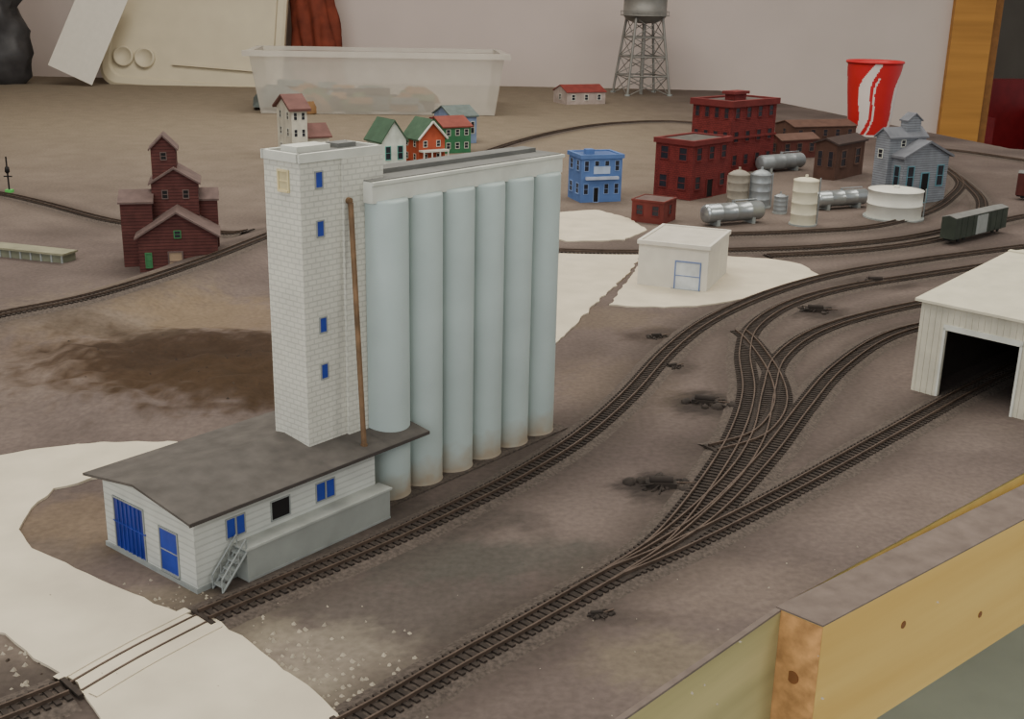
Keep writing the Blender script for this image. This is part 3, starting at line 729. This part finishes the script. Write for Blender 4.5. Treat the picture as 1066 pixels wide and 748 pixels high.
# ------------------------------------------------------------------ timber at the table edge
m_wood=M('pine_board',(222,190,114),.65,.22,30,.25,kind='wood',rgb2=(200,158,84))
m_top=M('board_painted_top',(112,99,91),.9,.2,80,.5)
A=G(857,652); C=G(1066,541); dr=(C-A); th=math.atan2(dr.y,dr.x); bb=Vector((-math.sin(th),math.cos(th),0)); uu=Vector((math.cos(th),math.sin(th),0))
b=B(); Lb=170; wd=(EM-A).dot(bb); sh=(EM-A).dot(uu); hb=-Hs(C,662)
# slightly skew-cut end: back corner sits at the deck corner
def prism(z0,z1,mt,x_in=0):
    b.add([(x_in,0,z0),(Lb,0,z0),(Lb,wd,z0),(sh+x_in,wd,z0),(x_in,0,z1),(Lb,0,z1),(Lb,wd,z1),(sh+x_in,wd,z1)],[(0,3,2,1),(4,5,6,7),(0,1,5,4),(1,2,6,5),(2,3,7,6),(3,0,4,7)],mt)
prism(-hb,-.02,m_wood); prism(-.02,.07,m_top,-.02)
m_end=M('end_grain',(188,140,88),.85,.35,120,.5)
ex=-.03
b.add([(ex,0,-hb),(sh+ex,wd,-hb),(sh+ex,wd,-.05),(ex,0,-.05)],[(0,1,2,3)],m_end)
m_kn=M('knot',(120,78,44),.7)
for x,z,r in((7.5,-2.6,.22),(16,-5,.2),(44,-4,.35),(73,-5,.55)):
    b.rod((x,-.03,z),(x,.05,z),r,m_kn,16)
b.rod((sh*.5-.06,wd*.5,-3.4),(sh*.5,wd*.5,-3.4),.35,m_kn,16)
bd=b.done('edge_timber',A,th,tab)
b=B(); u_=(EM-E1).normalized(); A2=E1-u_*40; EL=(EM-A2).length-.05
b.box(0,-.3,-hb,EL,0,-.1,M('fascia_wood',(188,174,124),.75,.22,50,.3,kind='wood',rgb2=(160,150,104)))
b.box(0,-.3,-.1,EL,0,.02,m_top)
b.done('edge_fascia',A2,math.atan2(u_.y,u_.x),tab)
# ------------------------------------------------------------------ room shell
m_wall=M('wall_pinkish_white',(200,186,178),.9,.03,6,.05)
def bx(name,*a):
    mt=a[-1]; b=B(); b.box(*a[:-1],mt); return b.done(name)
YW=392
xp0=Ls(Vector((0,YW,10)),Vector((1,0,0)),980); 
bx('wall_back',-300,YW,-90,xp0+1,YW+12,150,m_wall)
bx('wall_back_right',xp0+110,YW,-90,330,YW+12,150,m_wall)
bx('wall_left',-312,-150,-90,-300,YW+12,150,m_wall)
bx('ceiling',-312,-150,150,330,YW+12,154,M('ceiling_white',(210,206,200),.9,.03,6,0))
bx('floor',-312,-150,-94,330,YW+220,-90,M('concrete_floor',(184,190,174),.8,.15,4,.1))
m_post=M('door_trim_orange_wood',(176,124,58),.5,.15,40,.1,kind='wood')
b=B(); b.box(xp0,YW-2.5,-90,xp0+13,YW,140,m_post); b.box(xp0+12,YW-1,-90,xp0+16,YW+14,140,M('door_jamb',(130,88,46),.6,.15)); b.done('door_frame')
md=M('hall_dark',(96,90,82),.9,.1,5,0)
bx('wall_hall',xp0-40,YW+200,-90,330,YW+206,150,md)
b=B()
mr=M('red_vinyl',(130,34,38),.4,.15,20,.1)
b.box(0,0,-48,46,46,-40,mr); b.box(0,40,-40,46,48,-2,mr)
for x,y in((3,3),(43,3),(3,43),(43,43)): b.rod((x,y,-90),(x,y,-48),1.3,m_galv)
b.box(-4,4,-40,0,44,-14,mr); b.box(46,4,-40,50,44,-14,mr)
b.done('red_chair',Vector((190,460,0)),.3)
# ------------------------------------------------------------------ lights
def area(name,x,y,z,sx,sy,e,c,rot=(0,0,0)):
    l=bpy.data.lights.new(name,'AREA'); l.shape='RECTANGLE'; l.size=sx*S; l.size_y=sy*S; l.energy=e; l.color=c
    o_=bpy.data.objects.new(name,l); o_.location=(x*S,y*S,z*S); o_.rotation_euler=rot; bpy.context.scene.collection.objects.link(o_)
area('aisle_fill_light',-60,60,145,140,80,21,(1,.96,.88))
area('aisle_fill_light',-40,230,145,140,80,27,(1,.95,.87))
area('aisle_fill_light',100,180,145,140,80,15,(1,.95,.88))
area('aisle_fill_light',200,-10,145,140,80,26,(1,.97,.9))  # unseen fill light added over the right aisle to brighten the floor
area('rear_left_area_light',-90,-120,80,180,130,21,(.93,.96,1),(math.radians(68),0,math.radians(-25)))  # unseen broad cool area light behind camera left, no window modelled
w=bpy.data.worlds.new('world'); bpy.context.scene.world=w; w.use_nodes=True
w.node_tree.nodes['Background'].inputs[0].default_value=(.86,.87,.9,1); w.node_tree.nodes['Background'].inputs[1].default_value=.55
